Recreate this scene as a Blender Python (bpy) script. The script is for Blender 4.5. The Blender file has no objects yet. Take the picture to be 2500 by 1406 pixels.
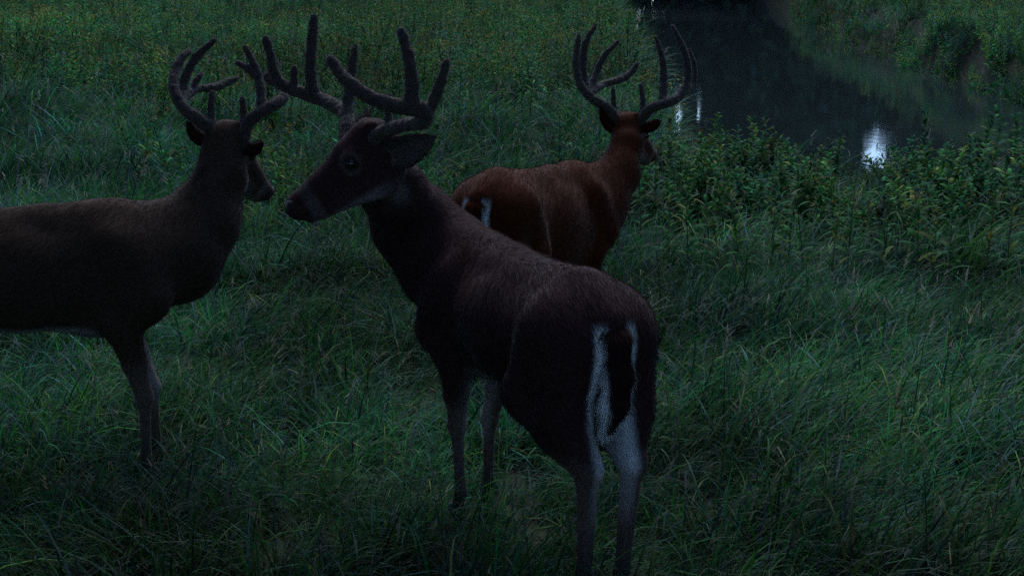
import bpy, math, random
import numpy as np
from mathutils import Vector, Matrix

rng = np.random.default_rng(7)
random.seed(7)
sc = bpy.context.scene
COL = sc.collection

# ------------------------------------------------------------------ camera
F_PX, CX, CY, YH, CAM_H = 4000.0, 1250.0, 703.0, -160.0, 1.6
PITCH = math.atan((CY - YH) / F_PX)
cam_data = bpy.data.cameras.new('camera')
cam = bpy.data.objects.new('camera', cam_data)
COL.objects.link(cam)
cam.location = (0, 0, CAM_H)
cam.rotation_euler = (math.pi / 2 - PITCH, 0, 0)
cam_data.sensor_width = 36.0
cam_data.lens = 36.0 * F_PX / 2500.0
cam_data.clip_start = 0.05
cam_data.clip_end = 3000
sc.camera = cam

# ------------------------------------------------------------------ sky, sun, exposure
SUN_EL, SUN_AZ = 46.0, 6.0          # azimuth measured from +Y towards +X
world = bpy.data.worlds.new('World')
sc.world = world
world.use_nodes = True
wn = world.node_tree
bg = wn.nodes['Background']
sky = wn.nodes.new('ShaderNodeTexSky')
sky.sky_type = 'NISHITA'
sky.sun_disc = False
sky.sun_elevation = math.radians(SUN_EL)
sky.sun_rotation = math.radians(SUN_AZ)
sky.altitude = 200
sky.air_density = 1.0
sky.dust_density = .4
sky.ozone_density = 4.0
cool = wn.nodes.new('ShaderNodeVectorMath')          # cool white balance of the dawn sky
cool.operation = 'MULTIPLY'
cool.inputs[1].default_value = (.92, 1.0, 1.12)
wn.links.new(sky.outputs[0], cool.inputs[0])
wn.links.new(cool.outputs[0], bg.inputs[0])
bg.inputs[1].default_value = 0.065
sun_data = bpy.data.lights.new('sun', 'SUN')
sun_data.energy = 0.95
sun_data.angle = math.radians(38)
sun_data.color = (0.92, 0.97, 1.0)
sun = bpy.data.objects.new('sun', sun_data)
COL.objects.link(sun)
_el, _az = math.radians(SUN_EL), math.radians(SUN_AZ)
_dir = Vector((math.sin(_az) * math.cos(_el), math.cos(_az) * math.cos(_el), math.sin(_el)))
sun.rotation_euler = _dir.to_track_quat('Z', 'Y').to_euler()
sc.view_settings.view_transform = 'Standard'
sc.view_settings.look = 'None'
sc.view_settings.gamma = 1.0
sc.view_settings.exposure = 1.8
sc.cycles.use_denoising = False
sc.cycles.max_bounces = 5
sc.cycles.diffuse_bounces = 3
sc.cycles.transparent_max_bounces = 8

# ------------------------------------------------------------------ helpers
cp, sp = math.cos(PITCH), math.sin(PITCH)


def P(px, py, d):
    """world point seen at photo pixel (px,py) and lying at world distance y=d"""
    u, v = (px - CX) / F_PX, (CY - py) / F_PX
    dx, dy, dz = u, cp + v * sp, v * cp - sp
    k = d / dy
    return np.array([dx * k, d, CAM_H + dz * k])


def smooth(e0, e1, x):
    t = np.clip((x - e0) / (e1 - e0), 0, 1)
    return t * t * (3 - 2 * t)


_ph = rng.uniform(0, 6.28, (24,))
_fr = rng.uniform(-1, 1, (24, 2))


def wob(x, y, s):
    """smooth pseudo noise, about -1..1"""
    r = 0
    for i in range(8):
        r = r + np.sin(x * _fr[i, 0] * s * (1 + .35 * i) + y * _fr[i, 1] * s * (1 + .35 * i) + _ph[i])
    return r / 4.0


SLOPE = -0.0625
WATER_Z = -1.3


def creek(x, y):
    """0 on land, 1 in the creek bed"""
    w = .22 * wob(x * .6, y * .5, 1.2)
    xl = .95 + .04 * y + w
    xr = 9.3 + .07 * np.clip(y - 40, 0, 200) + 60 * smooth(28.5, 25.5, y) + .4 * w
    return smooth(14.2, 15.6, y + w) * smooth(-.35, .75, x - xl) * smooth(-.5, .9, xr - x)


def terrain(x, y):
    x = np.asarray(x, float)
    y = np.asarray(y, float)
    yy = np.clip(y, -60, 11)
    z = SLOPE * yy + .009 * np.clip(y - 12, 0, 60)
    amp = .045 + .10 * smooth(9, 18, y)
    z = z + amp * wob(x, y, 1.2) + .5 * amp * wob(y + 7, x, 3.2) * .5
    z = z + 1.3 * smooth(10.5, 19, x - .09 * np.clip(y - 40, 0, 200)) * smooth(24, 30, y)      # far bank climbs
    m = creek(x, y)
    return z * (1 - m) + (-2.1) * m


def link(o, parent=None):
    COL.objects.link(o)
    if parent is not None:
        o.parent = parent
    return o


def tag(o, label=None, cat=None, group=None, kind=None):
    if label:
        o['label'] = label
    if cat:
        o['category'] = cat
    if group:
        o['group'] = group
    if kind:
        o['kind'] = kind
    return o


def mesh_np(name, verts, faces, mat=None, smooth_sh=True, cols=None):
    """verts (n,3); faces (m,k) array of one k"""
    me = bpy.data.meshes.new(name)
    verts = np.asarray(verts, np.float32)
    faces = np.asarray(faces, np.int32)
    n, (m, k) = len(verts), faces.shape
    me.vertices.add(n)
    me.vertices.foreach_set('co', verts.ravel())
    me.loops.add(m * k)
    me.loops.foreach_set('vertex_index', faces.ravel())
    me.polygons.add(m)
    me.polygons.foreach_set('loop_start', np.arange(0, m * k, k, dtype=np.int32))
    me.polygons.foreach_set('loop_total', np.full(m, k, np.int32))
    me.polygons.foreach_set('use_smooth', np.full(m, smooth_sh))
    if cols is not None:
        a = me.color_attributes.new('tint', 'FLOAT_COLOR', 'POINT')
        c = np.ones((n, 4), np.float32)
        c[:, :3] = cols
        a.data.foreach_set('color', c.ravel())
    me.update(calc_edges=True)
    if mat:
        me.materials.append(mat)
    return me


def obj(name, me, parent=None, loc=None):
    o = bpy.data.objects.new(name, me)
    link(o, parent)
    if loc is not None:
        o.location = loc
    return o


# ------------------------------------------------------------------ materials
def new_mat(name):
    m = bpy.data.materials.new(name)
    m.use_nodes = True
    nt = m.node_tree
    return m, nt, nt.nodes['Principled BSDF'], nt.nodes, nt.links


def mat_plain(name, col, rough=.8, spec=.3, bump=0.0, bscale=60, var=.25, sheen=0.0):
    m, nt, b, N, L = new_mat(name)
    b.inputs['Roughness'].default_value = rough
    b.inputs['Specular IOR Level'].default_value = spec
    b.inputs['Sheen Weight'].default_value = sheen
    tc = N.new('ShaderNodeTexCoord')
    no = N.new('ShaderNodeTexNoise')
    no.inputs['Scale'].default_value = bscale
    no.inputs['Detail'].default_value = 5
    L.new(tc.outputs['Object'], no.inputs['Vector'])
    r = N.new('ShaderNodeValToRGB')
    r.color_ramp.elements[0].position = .3
    r.color_ramp.elements[1].position = .7
    r.color_ramp.elements[0].color = (*[c * (1 - var) for c in col], 1)
    r.color_ramp.elements[1].color = (*[min(1, c * (1 + var)) for c in col], 1)
    L.new(no.outputs[0], r.inputs[0])
    L.new(r.outputs[0], b.inputs['Base Color'])
    if bump:
        bm = N.new('ShaderNodeBump')
        bm.inputs['Strength'].default_value = bump
        bm.inputs['Distance'].default_value = .01
        L.new(no.outputs[0], bm.inputs['Height'])
        L.new(bm.outputs[0], b.inputs['Normal'])
    return m


def mat_tint(name, rough=.75, spec=.2, sheen=0.0, noise=.35, nscale=90, transl=0.0, inst=0.0, bump=.0, patch=False):
    """colour from the mesh's own 'tint' attribute, broken up by noise; leaf-like when transl > 0"""
    m, nt, b, N, L = new_mat(name)
    b.inputs['Roughness'].default_value = rough
    b.inputs['Specular IOR Level'].default_value = spec
    b.inputs['Sheen Weight'].default_value = sheen
    b.inputs['Sheen Roughness'].default_value = .4
    at = N.new('ShaderNodeAttribute')
    at.attribute_name = 'tint'
    tc = N.new('ShaderNodeTexCoord')
    no = N.new('ShaderNodeTexNoise')
    no.inputs['Scale'].default_value = nscale
    no.inputs['Detail'].default_value = 3
    L.new(tc.outputs['Object'], no.inputs['Vector'])
    mr = N.new('ShaderNodeMapRange')
    mr.inputs['From Min'].default_value = .3
    mr.inputs['From Max'].default_value = .7
    mr.inputs['To Min'].default_value = 1 - noise
    mr.inputs['To Max'].default_value = 1 + noise
    L.new(no.outputs[0], mr.inputs[0])
    vm = N.new('ShaderNodeVectorMath')
    vm.operation = 'SCALE'
    L.new(at.outputs['Color'], vm.inputs[0])
    L.new(mr.outputs[0], vm.inputs['Scale'])
    out = vm.outputs[0]
    if patch:       # shade of hollows and lit clumps put into each instance's colour factor
        pa = N.new('ShaderNodeAttribute')
        pa.attribute_type = 'INSTANCER'
        pa.attribute_name = 'patch'
        pm = N.new('ShaderNodeVectorMath')
        pm.operation = 'MULTIPLY'
        L.new(out, pm.inputs[0])
        L.new(pa.outputs['Vector'], pm.inputs[1])
        out = pm.outputs[0]
    if inst:
        oi = N.new('ShaderNodeObjectInfo')
        hs = N.new('ShaderNodeHueSaturation')
        m1 = N.new('ShaderNodeMapRange')
        m1.inputs['To Min'].default_value = .5 - .06 * inst
        m1.inputs['To Max'].default_value = .5 + .06 * inst
        L.new(oi.outputs['Random'], m1.inputs[0])
        mm = N.new('ShaderNodeMath')
        mm.operation = 'MULTIPLY'
        mm.inputs[1].default_value = 7.31
        fr = N.new('ShaderNodeMath')
        fr.operation = 'FRACT'
        L.new(oi.outputs['Random'], mm.inputs[0])
        L.new(mm.outputs[0], fr.inputs[0])
        m2 = N.new('ShaderNodeMapRange')
        m2.inputs['To Min'].default_value = 1 - .45 * inst
        m2.inputs['To Max'].default_value = 1 + .45 * inst
        L.new(fr.outputs[0], m2.inputs[0])
        L.new(m1.outputs[0], hs.inputs['Hue'])
        L.new(m2.outputs[0], hs.inputs['Value'])
        L.new(out, hs.inputs['Color'])
        out = hs.outputs[0]
    L.new(out, b.inputs['Base Color'])
    if bump:
        bm = N.new('ShaderNodeBump')
        bm.inputs['Strength'].default_value = bump
        bm.inputs['Distance'].default_value = .004
        L.new(no.outputs[0], bm.inputs['Height'])
        L.new(bm.outputs[0], b.inputs['Normal'])
    if transl:
        tr = N.new('ShaderNodeBsdfTranslucent')
        mx = N.new('ShaderNodeMixShader')
        mx.inputs[0].default_value = transl
        L.new(out, tr.inputs['Color'])
        L.new(b.outputs[0], mx.inputs[1])
        L.new(tr.outputs[0], mx.inputs[2])
        L.new(mx.outputs[0], N['Material Output'].inputs['Surface'])
    return m


M_SOIL = mat_plain('meadow_soil', (.018, .018, .009), .95, .1, .6, 14, .4)
M_GRASS = mat_tint('grass_blades', .65, .06, 0, .25, 30, .28, .8, 0, True)
M_WEED = mat_tint('weed_leaves', .75, .03, 0, .3, 25, .28, .7, 0, True)
M_WEED_ONE = mat_tint('single_weed_leaf', .75, .03, 0, .3, 25, .28, .7)
M_TREELEAF = mat_tint('tree_leaves', .6, .25, 0, .3, 6, .12, .2)
M_COAT = mat_tint('deer_coat', .9, .06, .05, .35, 160, 0, 0, .5)
M_HAIR = mat_tint('deer_hair', .9, .03, .0, .2, 200, .15, 0)
M_VELVET = mat_plain('antler_velvet', (.055, .042, .036), .9, .1, .6, 220, .45, .15)
M_HOOF = mat_plain('hoof_horn', (.02, .017, .015), .5, .4, .2, 80, .2)
M_NOSE = mat_plain('nose_leather', (.012, .011, .011), .6, .3, .4, 300, .2)
M_EYE = mat_plain('eye_surface', (.008, .006, .005), .08, .6, 0, 10, .1)
M_BARK = mat_plain('tree_bark', (.06, .05, .04), .95, .1, 1.0, 12, .45)
M_STEM = mat_plain('weed_stem', (.06, .07, .03), .7, .3, .2, 50, .3)

# ------------------------------------------------------------------ ground
xs = np.concatenate([np.linspace(-150, -30, 14), np.linspace(-28, -9, 26), np.linspace(-8.6, 20, 150), np.linspace(20.5, 28, 12), np.linspace(30, 150, 14)])
ys = np.concatenate([np.linspace(-60, -4, 20), np.linspace(-3.6, 40, 210), np.linspace(40.6, 100, 80), np.linspace(115, 260, 14)])
GX, GY = np.meshgrid(xs, ys)
GZ = terrain(GX, GY)
nv = np.arange(GX.size).reshape(GX.shape)
fq = np.stack([nv[:-1, :-1], nv[:-1, 1:], nv[1:, 1:], nv[1:, :-1]], -1).reshape(-1, 4)
ground = obj('ground', mesh_np('ground', np.stack([GX.ravel(), GY.ravel(), GZ.ravel()], -1), fq, M_SOIL))
tag(ground, kind='structure')
wx, wy = np.linspace(0, 60, 61), np.linspace(12, 130, 60)
WX, WY = np.meshgrid(wx, wy)
wi = np.arange(WX.size).reshape(WX.shape)
wf = np.stack([wi[:-1, :-1], wi[:-1, 1:], wi[1:, 1:], wi[1:, :-1]], -1).reshape(-1, 4)
m, nt, b, N, L = new_mat('creek_water')
b.inputs['Base Color'].default_value = (.012, .018, .018, 1)
b.inputs['Roughness'].default_value = .02
b.inputs['IOR'].default_value = 1.33
tc = N.new('ShaderNodeTexCoord')
mp = N.new('ShaderNodeMapping')
mp.inputs['Scale'].default_value = (1.0, .55, 1)
n1_ = N.new('ShaderNodeTexNoise')
n1_.inputs['Scale'].default_value = 5.0
n1_.inputs['Detail'].default_value = 4
bm = N.new('ShaderNodeBump')
bm.inputs['Strength'].default_value = .05
bm.inputs['Distance'].default_value = .02
L.new(tc.outputs['Object'], mp.inputs[0])
L.new(mp.outputs[0], n1_.inputs['Vector'])
L.new(n1_.outputs[0], bm.inputs['Height'])
L.new(bm.outputs[0], b.inputs['Normal'])
n2_ = N.new('ShaderNodeTexNoise')              # patches of wind-ruffled water
n2_.inputs['Scale'].default_value = .16
n2_.inputs['Detail'].default_value = 2
mr_ = N.new('ShaderNodeMapRange')
mr_.inputs['From Min'].default_value = .46
mr_.inputs['From Max'].default_value = .62
mr_.inputs['To Min'].default_value = .02
mr_.inputs['To Max'].default_value = .09
L.new(mp.outputs[0], n2_.inputs['Vector'])
L.new(n2_.outputs[0], mr_.inputs[0])
L.new(mr_.outputs[0], b.inputs['Roughness'])
water = obj('creek_water', mesh_np('creek_water', np.stack([WX.ravel(), WY.ravel(), np.full(WX.size, WATER_Z)], -1), wf, m))
tag(water, kind='structure')

# ------------------------------------------------------------------ foliage primitives (numpy)


def ribbon(base, yaw, lean, length, width, curl, seg, twist=0):
    """one curved tapering blade -> verts, quads"""
    t = np.linspace(0, 1, seg + 1)
    ang = lean + curl * t ** 1.4
    ds = length / seg
    dx = np.concatenate([[0], np.cumsum(np.sin(ang[:-1]) * ds)])
    dz = np.concatenate([[0], np.cumsum(np.cos(ang[:-1]) * ds)])
    w = width * (1 - t ** 2.2) * .5 + width * .02
    cy_, sy_ = math.cos(yaw), math.sin(yaw)
    side = np.array([-sy_, cy_, 0]) * math.cos(twist) + np.array([cy_, sy_, 0]) * math.sin(twist)
    c = base + np.stack([dx * cy_, dx * sy_, dz], -1)
    v = np.stack([c - side * w[:, None], c + side * w[:, None]], 1).reshape(-1, 3)
    i = np.arange(seg) * 2
    f = np.stack([i, i + 1, i + 3, i + 2], -1)
    return v, f


class Bag:
    def __init__(s):
        s.v, s.f, s.c, s.n = [], [], [], 0

    def add(s, v, f, c):
        s.v.append(v)
        s.f.append(f + s.n)
        s.c.append(np.broadcast_to(np.asarray(c, float), (len(v), 3)))
        s.n += len(v)

    def mesh(s, name, mat, sm=True):
        return mesh_np(name, np.concatenate(s.v), np.concatenate(s.f), mat, sm, np.concatenate(s.c))


def gcol(kind=0):
    r = random.random()
    if kind == 0:     # meadow grass
        c = np.array([.020, .118, .022])
        if r < .22:
            c = np.array([.025, .085, .055])
        elif r < .32:
            c = np.array([.075, .10, .025])
        elif r < .35:
            c = np.array([.13, .12, .07])
        elif r < .42:
            c = np.array([.055, .09, .08])
    else:             # broad-leaved weeds
        c = np.array([.024, .105, .024])
        if r < .2:
            c = np.array([.025, .075, .045])
        elif r < .3:
            c = np.array([.09, .105, .025])
    return c * (random.uniform(.35, 1.5) if random.random() < .88 else random.uniform(1.5, 2.3))


def grass_clump(nb, rad, hmin, hmax, w, leanm):
    B = Bag()
    for i in range(nb):
        a, r = random.uniform(0, 6.283), rad * math.sqrt(random.random())
        base = np.array([r * math.cos(a), r * math.sin(a), -.03])
        yaw = random.gauss(0, 1.0)
        L_ = random.uniform(hmin, hmax)
        v, f = ribbon(base, yaw, abs(random.gauss(leanm, .25)), L_, w * random.uniform(.6, 1.4),
                      random.uniform(.3, 2.0), 5, random.uniform(-.8, .8))
        B.add(v, f, gcol(0))
    for i in range(1 if random.random() < .6 else 0):           # a seed stalk
        a, r = random.uniform(0, 6.283), rad * math.sqrt(random.random())
        base = np.array([r * math.cos(a), r * math.sin(a), -.03])
        L_ = hmax * random.uniform(.9, 1.25)
        yaw, ln, cu = random.gauss(0, 1.2), random.uniform(.05, .5), random.uniform(.1, .9)
        v, f = ribbon(base, yaw, ln, L_, .0022, cu, 5)
        B.add(v, f, np.array([.09, .11, .06]))
        tip = v[-1]
        for k in range(3):
            v2, f2 = ribbon(tip - np.array([0, 0, .02 * k]), yaw + random.uniform(-.6, .6), ln + cu, .05, .008, .4, 2, k)
            B.add(v2, f2, np.array([.13, .13, .09]))
    return B


def weed_plant(h, nl, ll, lw, flower=False, droop=1.2, warm=None):
    """leafy upright stalk with lance leaves"""
    B = Bag()
    yaw0, ln = random.uniform(0, 6.28), random.uniform(0, .22)
    v, f = ribbon(np.array([0, 0, -.04]), yaw0, ln, h, .009, .15, 5)
    B.add(v, f, np.array([.05, .06, .025]))
    v, f = ribbon(np.array([0, 0, -.04]), yaw0, ln, h, .009, .15, 5, 1.57)
    B.add(v, f, np.array([.05, .06, .025]))
    axis = (v[0::2] + v[1::2]) / 2
    for i in range(nl):
        t = .22 + .78 * (i + random.random()) / nl
        k = t * 5
        a = axis[int(min(k, 4.99))]
        b = axis[int(min(k, 4.99)) + 1]
        p = a + (b - a) * (k - int(min(k, 4.99)))
        s = (1.15 - .65 * t) * random.uniform(.75, 1.2)
        B.add(*leaf_np(p, i * 2.4 + random.uniform(-.4, .4), .55 + .4 * random.random(), ll * s, lw * s, droop), gcol(1))
    if warm:
        B.c = [c * np.array(warm) for c in B.c]
    if flower:
        top = axis[-1]
        for k in range(11):
            q = top + np.array([random.gauss(0, .05), random.gauss(0, .05), random.gauss(-.02, .05)])
            B.add(*leaf_np(q, random.uniform(0, 6.3), random.uniform(.2, 1.5), .035, .02, .3), np.array([.15, .14, .03]))
    return B


def leaf_np(p, yaw, lean, L_, w, droop, seg=4):
    t = np.linspace(0, 1, seg + 1)
    ang = lean + droop * t
    ds = L_ / seg
    dx = np.concatenate([[0], np.cumsum(np.sin(ang[:-1]) * ds)])
    dz = np.concatenate([[0], np.cumsum(np.cos(ang[:-1]) * ds)])
    wd = w * np.sin(np.pi * np.clip(t * .92 + .05, 0, 1)) ** .8 * .5 + .0008
    cy_, sy_ = math.cos(yaw), math.sin(yaw)
    side = np.array([-sy_, cy_, 0])
    c = p + np.stack([dx * cy_, dx * sy_, dz], -1)
    up = np.array([0, 0, 1.0]) * .18
    v = np.stack([c - side * wd[:, None] + up * wd[:, None], c + side * wd[:, None] + up * wd[:, None]], 1).reshape(-1, 3)
    i = np.arange(seg) * 2
    return v, np.stack([i, i + 1, i + 3, i + 2], -1)


def patches(x, y, lo, hi, warm=0.0, s=1.0):
    """plant colour factor at x,y: varied hue, with shaded hollows and lit clumps painted in"""
    a = wob(x * s, y * s * .8, 1.1) * .55 + wob(y * s + 5, x * s, 2.9) * .45
    v = lo + (hi - lo) * smooth(-.9, .9, a)
    b = .5 + .5 * np.clip(wob(x * s + 11, y * s, 1.7), -1, 1)
    w = warm + (1 - warm) * .35 * b
    return np.stack([v * (.85 + .75 * w), v * (.97 + .12 * w), v * (1.22 - .75 * w)], -1)


def scatter(name, sources, pts, rots, scl, idx, label, cat, patch):
    """one object of point instances over a small set of source meshes (geometry nodes)"""
    c = bpy.data.collections.new(name + '_sources')
    for i, me in enumerate(sources):
        o = bpy.data.objects.new(name + '_source_%02d' % i, me)
        c.objects.link(o)
    me = bpy.data.meshes.new(name)
    me.vertices.add(len(pts))
    me.vertices.foreach_set('co', np.asarray(pts, np.float32).ravel())
    a = me.attributes.new('rot', 'FLOAT_VECTOR', 'POINT')
    a.data.foreach_set('vector', np.asarray(rots, np.float32).ravel())
    a = me.attributes.new('patch', 'FLOAT_VECTOR', 'POINT')
    a.data.foreach_set('vector', np.asarray(patch, np.float32).ravel())
    a = me.attributes.new('scl', 'FLOAT', 'POINT')
    a.data.foreach_set('value', np.asarray(scl, np.float32))
    a = me.attributes.new('idx', 'INT', 'POINT')
    a.data.foreach_set('value', np.asarray(idx, np.int32))
    o = obj(name, me)
    ng = bpy.data.node_groups.new(name, 'GeometryNodeTree')
    ng.interface.new_socket('Geometry', in_out='INPUT', socket_type='NodeSocketGeometry')
    ng.interface.new_socket('Geometry', in_out='OUTPUT', socket_type='NodeSocketGeometry')
    N, L = ng.nodes, ng.links
    gi, go = N.new('NodeGroupInput'), N.new('NodeGroupOutput')
    ci = N.new('GeometryNodeCollectionInfo')
    ci.inputs['Collection'].default_value = c
    ci.inputs['Separate Children'].default_value = True
    ci.inputs['Reset Children'].default_value = True
    m2p = N.new('GeometryNodeMeshToPoints')
    iop = N.new('GeometryNodeInstanceOnPoints')
    iop.inputs['Pick Instance'].default_value = True

    def na(nm, ty):
        n = N.new('GeometryNodeInputNamedAttribute')
        n.data_type = ty
        n.inputs['Name'].default_value = nm
        return n.outputs['Attribute']
    L.new(gi.outputs[0], m2p.inputs[0])
    L.new(m2p.outputs[0], iop.inputs['Points'])
    L.new(ci.outputs[0], iop.inputs['Instance'])
    L.new(na('idx', 'INT'), iop.inputs['Instance Index'])
    e2r = N.new('FunctionNodeEulerToRotation')
    L.new(na('rot', 'FLOAT_VECTOR'), e2r.inputs[0])
    L.new(e2r.outputs[0], iop.inputs['Rotation'])
    L.new(na('scl', 'FLOAT'), iop.inputs['Scale'])
    L.new(iop.outputs[0], go.inputs[0])
    md = o.modifiers.new('scatter', 'NODES')
    md.node_group = ng
    tag(o, label, cat, kind='stuff')
    return o


def view_halfwidth(y):
    return y * .3125 * 1.06 + .5


# ------------------------------------------------------------------ meadow grass
clumps = [grass_clump(58, .16, .14, .46, .0075, .55).mesh('grass_clump', M_GRASS) for _ in range(7)]


def band(y0, y1, dens, keep=None, margin=0.0):
    n = int((y1 - y0) * (view_halfwidth((y0 + y1) / 2) * 2 + 2 * margin) * dens)
    y = rng.uniform(y0, y1, n)
    hw = view_halfwidth(y1) + margin
    x = rng.uniform(-hw, hw, n)
    m = np.abs(x) < view_halfwidth(y) + margin
    if keep is not None:
        m &= keep(x, y)
    return x[m], y[m]


X, Y, S_ = [], [], []
for (y0, y1, dens, s) in [(2.2, 4.2, 95, .66), (4.2, 7, 100, .76), (7, 10, 66, .95), (10, 14, 50, 1.15), (14, 20, 34, 1.3), (20, 32, 14, 1.5), (32, 60, 6, 1.8), (-3, 2.2, 14, 1.3)]:
    x, y = band(y0, y1, dens, lambda x, y: creek(x, y) < np.where(x > 6, .85, .45), .6)
    X.append(x)
    Y.append(y)
    S_.append(np.full(len(x), s) * rng.uniform(.65, 1.2, len(x)) * (1 + .30 * wob(x * 1.3, y * 1.3, 2.2) + .22 * wob(y * 2.1 + 3, x * 2.1, 3.1)))
X, Y, S_ = map(np.concatenate, (X, Y, S_))
Z = terrain(X, Y)
yaw = -.5 + .9 * wob(X, Y, .9) + rng.normal(0, .9, len(X))
yaw = np.where((X > .9) & (Y < 8), -.6 + rng.normal(0, .55, len(X)), yaw)
rot = np.stack([rng.normal(0, .12, len(X)), rng.normal(.08, .14, len(X)), yaw], -1)
scatter('meadow_grass', clumps, np.stack([X, Y, Z], -1), rot, np.clip(S_, .5, 2.0), rng.integers(0, len(clumps), len(X)),
        'dense tangled green meadow grass with pale bent blades', 'grass',
        patches(X, Y, .30, 1.45, 0, 1.1) * (1 + .0 * X)[:, None])

# ------------------------------------------------------------------ weeds of the hillside on the left
wl = [weed_plant(random.uniform(.55, .9), 30, .12, .026, i % 3 == 0, .9, (1.35, 1.15, .7) if i % 4 == 0 else (.85, 1.12, 1.0)).mesh('goldenrod', M_WEED) for i in range(8)]
X, Y = [], []
for (y0, y1, dens) in [(12.5, 20, 26), (20, 26, 34), (26, 40, 20), (40, 68, 11)]:
    x, y = band(y0, y1, dens, lambda x, y: (creek(x, y) < np.where(x > 6, .93, .5)) & ((wob(x * .5, y * .5, 2) + (y - 20.5) * .7 > -.2) | ((wob(x * .9 + 4, y * .6, 1.6) > .62) & (x < 2))), 1)
    X.append(x)
    Y.append(y)
X, Y = map(np.concatenate, (X, Y))
rot = np.stack([rng.normal(0, .12, len(X)), rng.normal(0, .12, len(X)), rng.uniform(0, 6.28, len(X))], -1)
scatter('field_goldenrod', wl, np.stack([X, Y, terrain(X, Y)], -1), rot, rng.uniform(.55, 1.15, len(X)) * (1 + .3 * wob(X, Y, 1.3)),
        rng.integers(0, len(wl), len(X)), 'yellow-flecked goldenrod and tall weeds covering the far field and the far creek bank', 'weeds',
        patches(X, Y, .4, 1.75, .1, .45))

# ------------------------------------------------------------------ leafy thicket on the right
wt = []
for i in range(8):
    B = Bag()
    for k in range(3):
        q = weed_plant(random.uniform(.38, .82), 34, random.uniform(.10, .15), .048, False, .9)
        off = np.array([random.gauss(0, .09), random.gauss(0, .09), 0])
        tilt = np.array([random.gauss(0, .18), random.gauss(0, .18)])
        for v, f, c in zip(q.v, q.f, q.c):
            v = v + off
            v[:, :2] += v[:, 2:3] * tilt
            f = f - f.min()
            B.add(v, f, c)
    wt.append(B.mesh('thicket_bush', M_WEED))
kt = lambda x, y: (creek(x, y) < .3) & (x > .85 + .25 * wob(x, y, 3) + (13.5 - y) * .12) & (y > 12.4 - .6 * np.clip(x - .8, 0, 4.2) + .35 * wob(x, y, 4))
x, y = band(9.3, 14.6, 26, kt, 1)
rot = np.stack([rng.normal(0, .22, len(x)), rng.normal(0, .22, len(x)), rng.uniform(0, 6.28, len(x))], -1)
sc_ = rng.uniform(.55, 1.02, len(x)) * (1 + .2 * wob(x, y, 3)) * (1 - .42 * np.exp(-((x / y - .2225) / .016) ** 2))
scatter('leafy_thicket', wt, np.stack([x, y, terrain(x, y)], -1), rot, sc_, rng.integers(0, len(wt), len(x)),
        'waist-high thicket of leafy green weeds along the near creek bank', 'thicket', patches(x, y, .35, 1.25, .2, 1.2))

# individual stalks standing in front of the thicket: stem and single leaves
leaf_meshes = []
for i in range(6):
    B = Bag()
    B.add(*leaf_np(np.zeros(3), 0, .75 + .1 * i, .15, .032, .9, 5), gcol(1) * .7)
    leaf_meshes.append(B.mesh('leaf', M_WEED_ONE))
stalk_spots = [(1512, 640, .80), (1572, 655, .95), (1690, 720, .85), (1745, 690, .7), (1895, 735, .9), (1822, 700, .75),
               (1640, 690, .72), (1985, 740, .8), (2085, 742, .86), (2170, 748, .75), (2260, 752, .88), (2340, 760, .8),
               (2430, 765, .9), (1935, 725, .62), (2045, 752, .66), (2300, 745, .7), (2480, 750, .84), (1780, 735, .58)]
descr = ['beside the chest of the rearmost buck', 'tallest, just right of the rearmost buck', 'with a bare dark lower stem right of the standing bucks',
         'in the gap between two darker stalks', 'with a dark upright stem in the middle of the thicket edge', 'slightly leaning, left of the dark middle stem',
         'short, near the rearmost buck', 'just right of the dark middle stem', 'below the left side of the white glint on the water', 'directly under the white glint on the water',
         'just right of the white glint on the water', 'in the right half of the thicket edge', 'near the right edge of the view', 'short and low behind the grass in mid thicket',
         'low one in front of the thicket', 'between two taller stalks on the right', 'last one at the right edge', 'lowest one at the foot of the thicket']
for i, (px, py, h) in enumerate(stalk_spots):
    yy = 1.6 / ((py - YH) / F_PX + SLOPE)
    xx = (px - CX) / F_PX * yy
    root = bpy.data.objects.new('leafy_weed', None)
    link(root)
    root.location = (xx, yy, float(terrain(xx, yy)))
    tag(root, 'tall leafy weed stalk ' + descr[i], 'weed', 'leafy weeds along the thicket edge')
    B = Bag()
    v, f = ribbon(np.array([0, 0, -.04]), random.uniform(0, 6), random.uniform(0, .16), h * .84, .010, .12, 6)
    axis = (v[0::2] + v[1::2]) / 2
    vs, fs = [], []
    for k, c in enumerate(axis):
        r = .0055 * (1 - .6 * k / 6)
        for a in range(6):
            vs.append(c + np.array([r * math.cos(a * 1.047), r * math.sin(a * 1.047), 0]))
    for k in range(6):
        for a in range(6):
            fs.append((k * 6 + a, k * 6 + (a + 1) % 6, k * 6 + 6 + (a + 1) % 6, k * 6 + 6 + a))
    obj('stem', mesh_np('stem', vs, fs, M_STEM), root)
    nl = 20
    for k in range(nl):
        t = .38 + .62 * (k + .5) / nl
        q = t * 6
        a0 = int(min(q, 5.99))
        p = axis[a0] + (axis[a0 + 1] - axis[a0]) * (q - a0)
        lo = obj('leaf', leaf_meshes[random.randrange(6)], root, tuple(p))
        lo.rotation_euler = (random.gauss(0, .15), random.gauss(0, .15) - .25 * t, k * 2.4 + random.uniform(-.4, .4))
        s = (1.2 - .55 * t) * random.uniform(.75, 1.15)
        lo.scale = (s, s, s)

# ------------------------------------------------------------------ trees
gaps = [(2140, 378, 50, .9), (1614, 366, 21, 1.5), (1655, 282, 8, 2), (1704, 262, 8, 2), (1698, 290, 8, 1.3), (1652, 335, 7, 2.2), (1646, 428, 8, 1), (1625, 300, 7, 1.5), (1632, 395, 12, 1.5)]


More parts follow.
